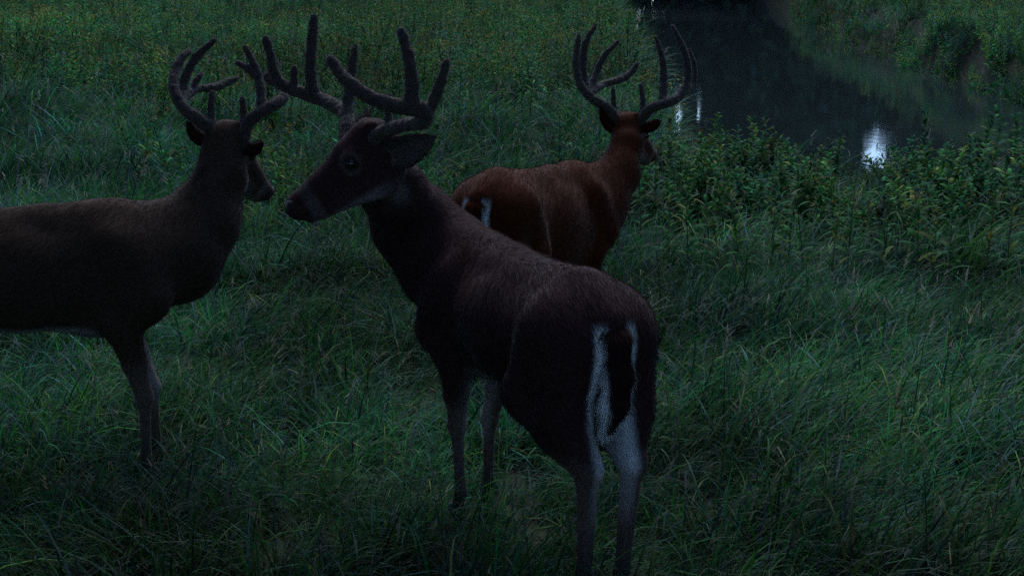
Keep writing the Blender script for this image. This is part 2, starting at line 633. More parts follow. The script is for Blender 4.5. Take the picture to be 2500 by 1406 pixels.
def view_px(p):
    """photo pixel where the creek mirrors world points (n,3)"""
    x, y, z = p[:, 0], p[:, 1], 2 * WATER_Z - p[:, 2] - CAM_H      # as mirrored in the creek
    zc = y * cp - z * sp
    yc = y * sp + z * cp
    return CX + F_PX * x / zc, CY - F_PX * yc / zc


def leaf_cloud(centres, radii, n, size, dark=1.0, squash=.8):
    """n small folded leaves spread through a set of blobs -> verts, quads, cols"""
    centres, radii = np.asarray(centres), np.asarray(radii)
    w = radii ** 2
    k = rng.choice(len(radii), n, p=w / w.sum())
    d = rng.normal(size=(n, 3))
    d /= np.linalg.norm(d, axis=1)[:, None]
    r = radii[k] * rng.uniform(.25, 1.0, n) ** .5 * (1 + .25 * rng.normal(size=n) * .5)
    p = centres[k] + d * r[:, None] * np.array([1, 1, squash])
    a = rng.normal(size=(n, 3))
    a[:, 2] *= .6
    a /= np.linalg.norm(a, axis=1)[:, None]
    b = np.cross(a, rng.normal(size=(n, 3)))
    b /= np.linalg.norm(b, axis=1)[:, None]
    s = size * rng.uniform(.6, 1.4, n)[:, None]
    v = np.stack([p - a * s, p - b * s * .45, p + a * s, p + b * s * .45], 1).reshape(-1, 3)
    f = np.arange(n * 4).reshape(-1, 4)
    c = np.array([.038, .078, .045]) * rng.uniform(.5, 1.5, (n, 1)) * (1 + .25 * rng.normal(size=(n, 3)) * .4) * dark
    return v, f, np.repeat(np.clip(c, .004, 1), 4, axis=0), p


def tube(pts, rads, seg=8):
    pts = np.asarray(pts, float)
    n = len(pts)
    tg = np.gradient(pts, axis=0)
    tg /= np.linalg.norm(tg, axis=1)[:, None]
    ref = np.array([.3, .9, .1])
    vs, fs = [], []
    for i in range(n):
        a = np.cross(tg[i], ref)
        a /= np.linalg.norm(a)
        b = np.cross(tg[i], a)
        for k in range(seg):
            t = 2 * math.pi * k / seg
            vs.append(pts[i] + rads[i] * (a * math.cos(t) + b * math.sin(t)))
    for i in range(n - 1):
        for k in range(seg):
            fs.append((i * seg + k, i * seg + (k + 1) % seg, (i + 1) * seg + (k + 1) % seg, (i + 1) * seg + k))
    return np.array(vs), np.array(fs)


def tree_meshes(H, R, low, nleaf, lsize, tr=.16, dark=1.0, carve_at=None, nblob=16):
    """trunk with limbs, and crown; crown from z=low to z=H"""
    tv, tf, tn = [], [], 0

    def addt(pts, rads, seg=8):
        nonlocal tn
        v, f = tube(pts, rads, seg)
        tv.append(v)
        tf.append(f + tn)
        tn += len(v)
    bend = rng.normal(0, .25, 2)
    zz = np.linspace(-.4, H * .88, 8)
    tp = np.stack([bend[0] * np.sin(zz / H * 2.5), bend[1] * np.sin(zz / H * 3), zz], -1)
    addt(tp, tr * (1 - .85 * np.linspace(0, 1, 8)) * np.array([1.4] + [1] * 7), 10)
    cs, rs = [], []
    for i in range(nblob):
        t = (i + .5) / nblob
        z = low + (H - low) * t
        prof = math.sin(math.pi * min(1, .16 + .84 * t) ** .9) ** .6 if t < .98 else .3
        a = i * 2.4 + rng.uniform(-.4, .4)
        rr = R * prof * rng.uniform(.35, .75)
        c = np.array([rr * math.cos(a), rr * math.sin(a), z])
        cs.append(c)
        rs.append(R * rng.uniform(.34, .55))
        z0 = max(.6, z - rr * .7)
        s0 = np.array([np.interp(z0, zz, tp[:, 0]), np.interp(z0, zz, tp[:, 1]), z0])
        mid = (s0 + c) / 2 + np.array([0, 0, .12 * R])
        addt([s0, mid, c], [tr * .35, tr * .22, tr * .08], 6)
    tm = mesh_np('trunk', np.concatenate(tv), np.concatenate(tf), M_BARK)
    v, f, c, p = leaf_cloud(cs, rs, nleaf, lsize, dark)
    if carve_at is not None:
        px, py = view_px(p + np.array(carve_at))
        keep = np.ones(len(p), bool)
        for gi_, (gx, gy, gr, asp) in enumerate(gaps):
            dx, dy = (px - gx), (py - gy) / asp
            an = np.arctan2(dy, dx)
            rg = gr * (1 + .18 * np.sin(3 * an + gi_) + .15 * np.sin(7 * an + 2 * gi_) + rng.normal(0, .26, len(p))) + lsize * F_PX / 100 * .5
            keep &= dx * dx + dy * dy > rg * rg
        kk = np.repeat(keep, 4)
        v, c = v[kk], c[kk]
        f = np.arange(len(v)).reshape(-1, 4)
    cm = mesh_np('crown', v, f, M_TREELEAF, False, c)
    return tm, cm


def tree(x, y, tm, cm, label, group, rz=0, s=1, name='broadleaf_tree'):
    r = bpy.data.objects.new(name, None)
    link(r)
    r.location = (x, y, float(terrain(x, y)))
    r.rotation_euler = (0, 0, rz)
    r.scale = (s, s, s)
    tag(r, label, 'tree', group)
    obj('trunk', tm, r)
    obj('crown', cm, r)
    return r


for i, (x, y, where) in enumerate([(-6, 90, 'furthest left'), (3, 88, 'first from the left'), (10.5, 94, 'second from the left'), (17, 87, 'third from the left'), (23, 92, 'fourth, in the middle'),
                                   (30, 88, 'fifth from the left'), (37, 94, 'sixth from the left'), (45, 89, 'seventh from the left'), (13.5, 100, 'rear row on the left'),
                                   (26.5, 101, 'rear row in the middle'), (34, 101, 'rear row on the right'), (20, 99, 'rear row, left of the middle')]):
    z = float(terrain(x, y))
    tm, cm = tree_meshes(21, 6.6, .0, 17000, .36, .35, .8, (x, y, z), 30)
    tree(x, y, tm, cm, 'tall dense tree mirrored dark in the creek, ' + where, 'trees mirrored in the creek')

# unseen trees added behind and beside the camera to shade the glade
tm, cm = tree_meshes(10, 3.6, 1.2, 9000, .17, .22, 1.0)
tm2, cm2 = tree_meshes(12, 4.2, 1.4, 11000, .19, .25, 1.0)
tm3, cm3 = tree_meshes(11, 4.2, 4.6, 9000, .18, .22, 1.0, None, 14)
for i, (x, y, k, where) in enumerate([(-6, -5, 0, 'behind the camera on the left'), (6.5, -4, 0, 'behind the camera on the right'),
                                      (8.5, 3.5, 1, 'beside the glade on the near right'), (-12, -3, 1, 'far left behind the camera'), (11.5, 8.5, 0, 'beside the thicket on the far right'),
                                      (-8.8, 6.5, 2, 'to the left of the glade'), (-8.5, 1.5, 1, 'on the near left'),
                                      (.1, -.8, 2, 'over the camera'), (-5.4, 4.4, 2, 'on the near left with its crown over the glade'), (-11.5, 19.0, 2, 'on the field beyond the left edge')]):
    tree(x, y, tm3 if k == 2 else tm if k == 0 else tm2, cm3 if k == 2 else cm if k == 0 else cm2, 'unseen leafy tree added for shade, standing ' + where, 'unseen shade trees around the glade', i * 1.3, 1)

# ------------------------------------------------------------------ implicit-surface bodies


class Field:
    def __init__(s, lo, hi, h):
        s.lo, s.h = np.array(lo, float), h
        n = np.ceil((np.array(hi) - s.lo) / h).astype(int) + 1
        s.n = n
        s.F = np.full(n, 1.0, np.float32)
        s.ax = [s.lo[i] + h * np.arange(n[i]) for i in range(3)]

    def _sub(s, lo, hi):
        a = np.clip(np.floor((lo - s.lo) / s.h).astype(int), 0, s.n)
        b = np.clip(np.ceil((hi - s.lo) / s.h).astype(int) + 1, 0, s.n)
        sl = tuple(slice(a[i], b[i]) for i in range(3))
        g = np.meshgrid(*[s.ax[i][sl[i]] for i in range(3)], indexing='ij')
        return sl, g

    def _join(s, sl, d, k):
        F = s.F[sl]
        h = np.clip(.5 + .5 * (d - F) / k, 0, 1)
        s.F[sl] = d * (1 - h) + F * h - k * h * (1 - h)

    def cone(s, a, b, ra, rb, k=.03):
        a, b = np.array(a, float), np.array(b, float)
        m = max(ra, rb) + k * 1.5 + .02
        sl, (x, y, z) = s._sub(np.minimum(a, b) - m, np.maximum(a, b) + m)
        d = b - a
        L2 = d @ d + 1e-9
        t = np.clip(((x - a[0]) * d[0] + (y - a[1]) * d[1] + (z - a[2]) * d[2]) / L2, 0, 1)
        q = np.sqrt((x - a[0] - t * d[0]) ** 2 + (y - a[1] - t * d[1]) ** 2 + (z - a[2] - t * d[2]) ** 2) - (ra + t * (rb - ra))
        s._join(sl, q, k)

    def ell(s, c, R, rad, k=.04):
        """ellipsoid; R rows = axes"""
        c, rad = np.array(c, float), np.array(rad, float)
        m = rad.max() + k * 1.5 + .02
        sl, (x, y, z) = s._sub(c - m, c + m)
        dx, dy, dz = x - c[0], y - c[1], z - c[2]
        u = [(dx * R[i][0] + dy * R[i][1] + dz * R[i][2]) for i in range(3)]
        k0 = np.sqrt(sum((u[i] / rad[i]) ** 2 for i in range(3)))
        k1 = np.sqrt(sum((u[i] / rad[i] ** 2) ** 2 for i in range(3))) + 1e-6
        s._join(sl, k0 * (k0 - 1) / k1, k)

    def polygonise(s):
        """surface nets -> verts, quads"""
        F = s.F
        ins = F < 0
        nx, ny, nz = F.shape
        acc = np.zeros((nx - 1, ny - 1, nz - 1, 3), np.float32)
        cnt = np.zeros((nx - 1, ny - 1, nz - 1), np.float32)
        co = [(i, j, k) for i in (0, 1) for j in (0, 1) for k in (0, 1)]

        def cs(o):
            return F[o[0]:nx - 1 + o[0], o[1]:ny - 1 + o[1], o[2]:nz - 1 + o[2]]
        for o in co:
            for axn in range(3):
                if o[axn] == 0:
                    p = list(o)
                    p[axn] = 1
                    A, B = cs(o), cs(p)
                    m = (A < 0) != (B < 0)
                    t = A[m] / (A[m] - B[m])
                    pos = np.repeat(np.array(o, np.float32)[None], len(t), 0)
                    pos[:, axn] = t
                    acc[m] += pos
                    cnt[m] += 1
        act = cnt > 0
        ids = -np.ones(act.shape, np.int64)
        ids[act] = np.arange(act.sum())
        ii = np.argwhere(act)
        V = (ii + acc[act] / cnt[act][:, None]) * s.h + s.lo
        Q = []
        for axn in range(3):
            o1, o2 = [(1, 2), (2, 0), (0, 1)][axn]
            sl0 = [slice(1, -1)] * 3
            sl0[axn] = slice(0, -1)
            A = ins[tuple(sl0)]
            sl1 = list(sl0)
            sl1[axn] = slice(1, None)
            B = ins[tuple(sl1)]
            for flip, m in ((False, A & ~B), (True, ~A & B)):
                e = np.argwhere(m)
                e = e + np.array([0 if i == axn else 1 for i in range(3)])

                def g(a, b):
                    q = e.copy()
                    q[:, o1] -= a
                    q[:, o2] -= b
                    return ids[q[:, 0], q[:, 1], q[:, 2]]
                q = np.stack([g(1, 1), g(0, 1), g(0, 0), g(1, 0)], -1)
                Q.append(q[:, ::-1] if flip else q)
        return V, np.concatenate(Q)


def relax(V, Q, it=2, lam=.5):
    for _ in range(it):
        s = np.zeros_like(V)
        c = np.zeros(len(V))
        for a, b in ((0, 1), (1, 2), (2, 3), (3, 0)):
            np.add.at(s, Q[:, a], V[Q[:, b]])
            np.add.at(s, Q[:, b], V[Q[:, a]])
            np.add.at(c, Q[:, a], 1)
            np.add.at(c, Q[:, b], 1)
        V = V + lam * (s / c[:, None] - V)
    return V


def vnormals(V, Q):
    n = np.cross(V[Q[:, 2]] - V[Q[:, 0]], V[Q[:, 3]] - V[Q[:, 1]])
    N = np.zeros_like(V)
    for k in range(4):
        np.add.at(N, Q[:, k], n)
    return N / (np.linalg.norm(N, axis=1)[:, None] + 1e-12)


def hairs(V, Q, C, n, length, width, flow, lift=.35, jit=.3):
    """n tapering hairs lying along flow(V) -> verts, tris, cols. length may be array per vertex"""
    Nn = vnormals(V, Q)
    area = np.linalg.norm(np.cross(V[Q[:, 2]] - V[Q[:, 0]], V[Q[:, 3]] - V[Q[:, 1]]), axis=1)
    k = rng.choice(len(Q), n, p=area / area.sum())
    u, v = rng.random((n, 1)), rng.random((n, 1))

    def lerp(A):
        a = A[Q[k]]
        return (a[:, 0] * (1 - u) + a[:, 1] * u) * (1 - v) + (a[:, 3] * (1 - u) + a[:, 2] * u) * v
    p, nn, cc = lerp(V), lerp(Nn), lerp(C)
    fl = flow(p)
    fl = fl - nn * (fl * nn).sum(1)[:, None]
    fl /= np.linalg.norm(fl, axis=1)[:, None] + 1e-9
    d = fl + nn * lift + rng.normal(0, jit, (n, 3)) * .6
    d /= np.linalg.norm(d, axis=1)[:, None]
    sd = np.cross(d, nn)
    sd /= np.linalg.norm(sd, axis=1)[:, None] + 1e-9
    L_ = (lerp(length[:, None]) if isinstance(length, np.ndarray) else length) * rng.uniform(.6, 1.35, (n, 1))
    w = width * rng.uniform(.7, 1.3, (n, 1))
    p0 = p - nn * .001
    mid = p0 + d * L_ * .55
    tip = p0 + d * L_ + (fl * .25 - nn * .12) * L_
    vv = np.stack([p0 - sd * w, p0 + sd * w, mid + sd * w * .7, mid - sd * w * .7, tip], 1)
    cc = np.clip(cc * rng.uniform(.7, 1.35, (n, 1)), 0, 1)
    vv2 = np.stack([vv[:, 0], vv[:, 1], vv[:, 2], vv[:, 3], vv[:, 4]], 1).reshape(-1, 3)
    b = np.arange(n)[:, None] * 5
    tri = np.concatenate([b + np.array([[0, 1, 2]]), b + np.array([[0, 2, 3]]), b + np.array([[3, 2, 4]])], 0)
    return vv2, tri, np.repeat(cc, 5, axis=0)


def unit(v):
    v = np.array(v, float)
    return v / np.linalg.norm(v)


def deer(spec):
    ox, oy = spec['origin']
    th = spec['heading']
    S = spec.get('S', 1.0)
    h = np.array([math.cos(th), math.sin(th), 0])
    l = np.array([-math.sin(th), math.cos(th), 0])
    up = np.array([0, 0, 1.0])
    g0 = float(terrain(ox, oy))
    O = np.array([ox, oy, g0])
    # the body follows the ground's slope along the heading
    ga = float(terrain(ox + .5 * h[0], oy + .5 * h[1]))
    gb = float(terrain(ox - .5 * h[0], oy - .5 * h[1]))
    sl = (ga - gb) + spec.get('pitch', 0)
    zo = spec.get('zoff', 0)

    def B(x, y, z):
        return O + h * x * S + l * y * S + up * (z * S + sl * x * S + zo)
    hb = unit(h + up * sl)
    R = [hb, l, np.cross(hb, l)]

    def foot(x, y, z):        # near the ground follow the terrain exactly
        p = O + h * x * S + l * y * S
        return np.array([p[0], p[1], float(terrain(p[0], p[1])) + z * S])
    VS = spec.get('vs', 1.1)
    polls = spec['cranium']
    nose = spec['nose']
    hf = unit(nose - polls)
    hs = unit(np.cross(up, hf))            # head left
    hu = np.cross(hf, hs)
    HS = np.linalg.norm(nose - polls) / .315

    def Hd(x, y, z):
        return polls + HS * (hf * x + hs * y + hu * z * VS)
    pts = [B(-.8, -.3, 0), B(-.8, .3, 0), B(.8, -.3, 0), B(.8, .3, 0), polls + .2, polls - .2, nose + .08, nose - .08]
    lo = np.min(pts, 0) - .1
    hi = np.max(pts, 0) + .1
    lo[2] = min(foot(-.6, 0, 0)[2], foot(.5, 0, 0)[2]) - .12
    hi[2] = max(hi[2], B(0, 0, 1.15)[2])
    Fd = Field(lo, hi, .0095)
    rs = lambda *a: [q * S for q in a]
    # trunk
    G = spec.get('girth', 1.0)
    GD = (G - 1) * .22
    Fd.ell(B(.30, 0, .765 - GD), R, rs(.27, .155, .235 * G), .05)
    Fd.ell(B(.02, 0, .755 - GD), R, rs(.38, .185, .20 * G), .05)
    Fd.ell(B(-.30, 0, .785 - GD), R, rs(.26, .165, .17 * G), .05)
    Fd.ell(B(-.42, 0, .785), R, rs(.165, .152, .17), .05)
    Fd.cone(B(.36, 0, .945), B(.12, 0, .92), .055 * S, .06 * S, .06)
    Fd.cone(B(.12, 0, .92), B(-.38, 0, .905), .06 * S, .06 * S, .06)
    Fd.cone(B(-.38, 0, .90), B(-.54, 0, .84), .06 * S, .045 * S, .05)
    Fd.ell(B(.40, 0, .71), R, rs(.10, .095, .15), .06)
    for sd in (1, -1):
        fa = spec.get('front', {}).get(sd, 0.0)
        ra = spec.get('rear', {}).get(sd, 0.0)
        Fd.cone(B(-.40, sd * .085, .80), B(-.29, sd * .115, .63), .125 * S, .085 * S, .05)
        Fd.cone(B(-.475, sd * .083, .78), B(-.475 + ra * .3, sd * .108, .56), .098 * S, .074 * S, .045)
        stf = B(-.31 + ra * .5, sd * .115, .60)
        hock = (B(-.575 + ra, sd * .074, .43) * .5 + foot(-.575 + ra, sd * .074, .43) * .5)
        Fd.cone(stf, (stf + hock) / 2, .095 * S, .066 * S, .04)
        Fd.cone((stf + hock) / 2, hock, .074 * S, .043 * S, .03)
        Fd.cone(B(-.49 + ra * .3, sd * .10, .57), hock - up * .0 - h * .012, .070 * S, .032 * S, .03)
        fet = foot(-.545 + ra * 1.15, sd * .066, .105)
        Fd.cone(hock, hock * .5 + fet * .5, .037 * S, .0265 * S, .015)
        Fd.cone(hock * .5 + fet * .5, fet, .0265 * S, .024 * S, .01)
        Fd.ell(fet, R, rs(.028, .022, .028), .015)
        Fd.cone(fet, foot(-.505 + ra * 1.15, sd * .066, .035), .021 * S, .021 * S, .01)
        # fore leg
        Fd.cone(B(.33, sd * .095, .86), B(.425, sd * .105, .69), .085 * S, .088 * S, .05)
        elb = B(.34 + fa * .3, sd * .10, .60)
        Fd.cone(B(.425, sd * .105, .69), elb, .088 * S, .066 * S, .04)
        kn = foot(.385 + fa, sd * .085, .335)
        Fd.cone(elb, elb * .45 + kn * .55, .064 * S, .041 * S, .03)
        Fd.cone(elb * .45 + kn * .55, kn, .041 * S, .029 * S, .02)
        Fd.ell(kn, R, rs(.031, .028, .038), .015)
        ff = foot(.375 + fa * 1.2, sd * .08, .105)
        Fd.cone(kn, kn * .5 + ff * .5, .026 * S, .0185 * S, .015)
        Fd.cone(kn * .5 + ff * .5, ff, .0185 * S, .020 * S, .01)
        Fd.cone(ff, foot(.41 + fa * 1.2, sd * .08, .035), .021 * S, .021 * S, .01)
    # neck
    nk = spec['neck']          # list of (point, radius) from chest to head
    Fd.cone(B(.38, 0, .80), nk[0][0], .16 * S, nk[0][1], .06)
    Fd.cone(B(.34, 0, .90), nk[1][0], .08 * S, nk[1][1] * .8, .06)
    for (a, ra_), (b, rb_) in zip(nk[:-1], nk[1:]):
        Fd.cone(a, b, ra_, rb_, .05)
    Fd.cone(nk[-1][0], Hd(-.01, 0, -.03), nk[-1][1], .068 * HS, .04)
    # head
    HR = [hf, hs, hu]
    q = lambda *a: [w * HS for w in a]
    Fd.ell(Hd(0, 0, -.005), HR, q(.088, .072, .082 * VS), .02)
    Fd.ell(Hd(.06, 0, .002), HR, q(.085, .062, .062 * VS), .02)
    Fd.cone(Hd(.09, 0, -.004), Hd(.20, 0, -.018), .056 * HS * VS, .043 * HS * VS, .02)
    Fd.cone(Hd(.20, 0, -.018), Hd(.30, 0, -.026), .043 * HS * VS, .037 * HS * VS, .015)
    for sd in (1, -1):
        Fd.ell(Hd(.035, sd * .034, -.07), HR, q(.085, .032, .058 * VS), .025)
        Fd.cone(Hd(.09, sd * .024, -.08), Hd(.25, sd * .012, -.066), .034 * HS * VS, .021 * HS * VS, .02)
        Fd.ell(Hd(.085, sd * .054, .028), HR, q(.032, .016, .014), .012)
        Fd.ell(Hd(.30, sd * .020, -.028), HR, q(.026, .019, .025), .01)
        # antler pedicle
        Fd.cone(Hd(.0, sd * .035, .035), Hd(-.02, sd * .044, .056), .026 * HS, .02 * HS, .02)
    Fd.cone(Hd(.23, 0, -.070), Hd(.285, 0, -.066), .021 * HS * VS, .018 * HS * VS, .012)
    V, Q = Fd.polygonise()
    V = relax(V, Q, 2, .45)
    # ---- coat colours, by place on the body
    loc = V - O
    bx = (loc @ h) / S
    by = (loc @ l) / S
    bz = (loc[:, 2] - zo) / S - sl * bx
    hx, hy, hz = ((V - polls) @ hf) / HS, ((V - polls) @ hs) / HS, ((V - polls) @ hu) / HS / VS
    near_head = (np.abs(hx - .12) < .26) & (np.abs(hy) < .1) & (np.abs(hz) < .13)
    coat = np.array(spec['coat'])
    C = np.repeat(coat[None], len(V), 0)
    n1 = wob(bx * 9, bz * 9 + by * 5, 1.5)[:, None]
    C = C * (1 + .12 * n1)

    def mixc(m, col):
        nonlocal C
        m = np.clip(m, 0, 1)[:, None]
        C = C * (1 - m) + np.array(col) * m
    ay = np.abs(by)
    body = ~near_head
    WH = (.78, .79, .82)
    mixc(body * smooth(.88, .96, bz) * smooth(.07, .02, ay) * smooth(.3, .15, np.abs(bx)) * .4, coat * .6)              # darker spine
    mixc(body * smooth(.50, .40, bz) * .55, (.12, .09, .075))                                   # paler shanks
    mixc(body * smooth(-.44, -.52, bx) * smooth(.026, .034, ay) * smooth(.074, .054, ay) * smooth(.50, .60, bz) * smooth(.86, .80, bz), WH)
    mixc(body * smooth(.09, .05, ay) * smooth(.66, .55, bz) * smooth(.35, .45, bz) * smooth(-.36, -.46, bx) * .55, WH)
    mixc(body * smooth(.615, .575, bz) * smooth(.12, .06, ay) * smooth(.42, .2, np.abs(bx + .05)) * .35, WH)      # belly
    inner = smooth(.085, .055, ay) * smooth(.55, .5, bz) * smooth(.2, .35, bz)
    mixc(body * inner * .42, (.36, .36, .38))
    mixc(near_head * smooth(-.075, -.095, hz) * smooth(.0, .1, hx) * .14, WH)                    # chin and jaw
    mixc(near_head * smooth(.235, .25, hx) * smooth(.29, .275, hx) * .15, (.30, .28, .27))      # muzzle band
    mixc(near_head * (np.hypot(hx - .10, hz - .006) < .034) * (np.abs(hy) > .03) * .12, (.3, .26, .23))
    mixc(near_head * (np.hypot(hx - .098, hz - .006) < .022) * (np.abs(hy) > .03) * .8, (.01, .008, .008))
    mixc(near_head * smooth(.05, .2, hx) * smooth(-.03, 0, hz) * .5, coat * .7)               # dark bridge
    # throat patch below the head
    tp_ = Hd(.0, 0, -.135)
    mixc(np.exp(-((np.linalg.norm(V - tp_, axis=1) / .05) ** 2)) * .14 * smooth(-.04, .0, hx), WH)
    C = np.clip(C, .004, .8)

    root = bpy.data.objects.new('white_tailed_buck', None)
    link(root)
    root.location = O
    tag(root, spec['label'], 'deer', 'white-tailed bucks with velvet antlers')
    obj('body', mesh_np('body', V - O, Q, M_COAT, True, C), root)
    back = unit(-h + np.array([0, 0, -.55]))

    def flow(p):
        dn = np.linalg.norm(p - polls, axis=1)
        t = smooth(.32, .16, dn)[:, None]
        t2 = smooth(1.0, .35, dn)[:, None]
        bk = back * (1 - t2) + unit(nk[0][0] - nk[-1][0] - h * .05) * t2
        hd = unit(-hf * .9 - hu * .2)
        leg = smooth(.55, .42, (p[:, 2] - O[2]) / S)[:, None]
        f_ = bk * (1 - t) + hd * t
        return f_ * (1 - leg) + np.array([0, 0, -1.0]) * leg
    hl = .021 - .010 * smooth(.5, .42, bz) - .011 * near_head
    hl = np.clip(hl, .008, .03) 
    v, t, c = hairs(V, Q, C, spec.get('hairs', 60000), hl, .0009, flow, .30, .28)
    hr = obj('fur', mesh_np('fur', v - O, t, M_HAIR, True, c), root)
    hr['kind'] = 'stuff'

    # ---- ears
    for (b0, tip, face, wdt) in spec['ears']:
        ax = tip - b0
        Ln = np.linalg.norm(ax)
        ax = ax / Ln
        fn = unit(face - ax * (face @ ax))
        sd_ = np.cross(ax, fn)
        nu, nvv = 13, 9
        front, backv = [], []
        for i in range(nu):
            t = i / (nu - 1)
            w = wdt * (.42 + .58 * math.sin(math.pi * min(1, t * .62 + .22))) * (1 - t ** 3.2) ** .6 + .001
            if t < .2:
                w *= .75 + t * 1.25
            for j in range(nvv):
                s_ = (j / (nvv - 1) - .5) * 2
                cup = .55 * w * (s_ * s_ - .6) * (1.25 - .6 * t)
                pt = b0 + ax * t * Ln + sd_ * s_ * w + fn * cup + fn * .015 * math.sin(t * 3)
                front.append(pt + fn * .0015)
                backv.append(pt - fn * (.003 + .004 * (1 - s_ * s_) * (1 - t)))
        n_ = nu * nvv
        vs = np.array(front + backv)
        fs = []
        for i in range(nu - 1):
            for j in range(nvv - 1):
                a = i * nvv + j
                fs.append((a, a + 1, a + nvv + 1, a + nvv))
                fs.append((n_ + a, n_ + a + nvv, n_ + a + nvv + 1, n_ + a + 1))
        for i in range(nu - 1):
            for j in (0, nvv - 1):
                a = i * nvv + j
                fs.append((a, a + nvv, n_ + a + nvv, n_ + a))
        for j in range(nvv - 1):
            for i in (0, nu - 1):
                a = i * nvv + j
                fs.append((a, a + 1, n_ + a + 1, n_ + a))
        fs = np.array(fs)
        cc = np.concatenate([np.repeat([[.08, .065, .06]], n_, 0), np.repeat([coat * .75], n_, 0)])
        ss = np.tile(np.abs(np.linspace(-1, 1, nvv)), nu * 2)[:, None]
        cc = cc * (1 - .45 * smooth(.7, 1, ss))
        e = obj('ear', mesh_np('ear', vs - O, fs, M_COAT, True, cc), root)
        v, t, c = hairs(vs, fs, cc, 2600, .010, .0008, lambda p, a=ax: np.repeat(a[None], len(p), 0), .4, .35)
        e2 = obj('ear_hair', mesh_np('ear_hair', v - O, t, M_HAIR, True, c), e)
        e2['kind'] = 'stuff'

    # ---- tail
    if spec.get('tail', True):
        tb = B(-.525, 0, .845)
        pts_ = [tb, B(-.585, 0, .80), B(-.60, 0, .70), B(-.595, .01, .62), B(-.575, .02, .545)]
        rad_ = [.026, .030, .033, .031, .012]
        T = Field(np.min(pts_, 0) - .08, np.max(pts_, 0) + .08, .006)
        for a, b, r1, r2 in zip(pts_[:-1], pts_[1:], rad_[:-1], rad_[1:]):
            for oo in (-.014, .014):
                T.cone(a + l * oo, b + l * oo, r1 * S * .8, r2 * S * .8, .02)
        tv_, tq_ = T.polygonise()
        lt = tv_ - O
        tx, ty = (lt @ h) / S, np.abs((lt @ l) / S)
        cen = np.interp(lt[:, 2] / S - sl * tx, [.5, .6, .7, .8, .86], [-.58, -.597, -.60, -.585, -.52])
        tcol = np.repeat([coat * .7], len(tv_), 0)
        m = np.clip(smooth(.034, .042, ty) + (tx > cen + .004), 0, 1)[:, None] * .8
        tcol = tcol * (1 - m) + np.array(WH) * m
        to = obj('tail', mesh_np('tail', tv_ - O, tq_, M_COAT, True, tcol), root)
        v, t, c = hairs(tv_, tq_, tcol, 9000, .035, .0009, lambda p: np.repeat(unit(-up - h * .1)[None], len(p), 0), .28, .25)
        t2 = obj('tail_hair', mesh_np('tail_hair', v - O, t, M_HAIR, True, c), to)
        t2['kind'] = 'stuff'

    # ---- eyes, nose, hooves
    for sd in (1, -1):
        c = Hd(.098, sd * .0595, .006)
        u_ = np.linspace(0, math.pi, 9)
        w_ = np.linspace(0, 2 * math.pi, 13)[:-1]
        vs = np.array([[math.sin(a) * math.cos(b), math.sin(a) * math.sin(b), math.cos(a)] for a in u_ for b in w_]) * .0165 * HS + c
        fs = np.array([(i * 12 + j, i * 12 + (j + 1) % 12, (i + 1) * 12 + (j + 1) % 12, (i + 1) * 12 + j) for i in range(8) for j in range(12)])
        obj('eye', mesh_np('eye', vs - O, fs, M_EYE), root)
    Nf = Field(nose - .09, nose + .09, .004)
    Nf.ell(Hd(.316, 0, -.020), HR, q(.024, .033, .027), .01)
    Nf.cone(Hd(.315, .016, -.012), Hd(.315, -.016, -.012), .019 * HS, .019 * HS, .01)
    nv_, nq_ = Nf.polygonise()
    obj('nose', mesh_np('nose', nv_ - O, nq_, M_NOSE), root)
    for (x, y) in [(-.505 + spec.get('rear', {}).get(1, 0) * 1.15, .066), (-.505 + spec.get('rear', {}).get(-1, 0) * 1.15, -.066),
                   (.41 + spec.get('front', {}).get(1, 0) * 1.2, .08), (.41 + spec.get('front', {}).get(-1, 0) * 1.2, -.08)]:
        c0 = foot(x, y, 0)
        Hf = Field(c0 - .09, c0 + .1, .006)
        for s2 in (-.013, .013):
            Hf.cone(c0 + l * s2 + up * .045 - h * .005, c0 + l * s2 * 1.1 + up * .012 + h * .035, .017, .010, .004)
            Hf.cone(c0 + l * s2 + up * .03 - h * .012, c0 + l * s2 + up * .012 - h * .006, .016, .014, .006)
        hv, hq = Hf.polygonise()
        obj('hoof', mesh_np('hoof', hv - O, hq, M_HOOF), root)

    # ---- antlers: every tine a chain of (px, py, depth, radius) knots, fused into one solid
    for chains in spec['antlers']:
        allp = np.array([P(a, b, d) for ch in chains for (a, b, d, r) in ch])
        A = Field(allp.min(0) - .06, allp.max(0) + .06, .0048)
        for ch in chains:
            pp = np.array([P(a, b, d) for (a, b, d, r) in ch])
            rr = np.array([max(r * .97, .0085) for (a, b, d, r) in ch])
            # Catmull-Rom through the knots
            t = np.arange(len(pp))
            ext = np.vstack([2 * pp[0] - pp[1], pp, 2 * pp[-1] - pp[-2]])
            out, ro = [], []
            for i in range(len(pp) - 1):
                p0, p1, p2, p3 = ext[i:i + 4]
                for u_ in np.linspace(0, 1, 6)[:-1]:
                    out.append(.5 * ((2 * p1) + (-p0 + p2) * u_ + (2 * p0 - 5 * p1 + 4 * p2 - p3) * u_ ** 2 + (-p0 + 3 * p1 - 3 * p2 + p3) * u_ ** 3))
                    ro.append(rr[i] * (1 - u_) + rr[i + 1] * u_)
            out.append(pp[-1])
            ro.append(rr[-1])
            for i in range(len(out) - 1):
                wv = 1 + .05 * math.sin(i * 2.1 + pp[0][0] * 50)
                A.cone(out[i], out[i + 1], ro[i] * wv, ro[i + 1] * (1 + .05 * math.sin((i + 1) * 2.1 + pp[0][0] * 50)), .010)
        av, aq = A.polygonise()
        av = relax(av, aq, 1, .4)
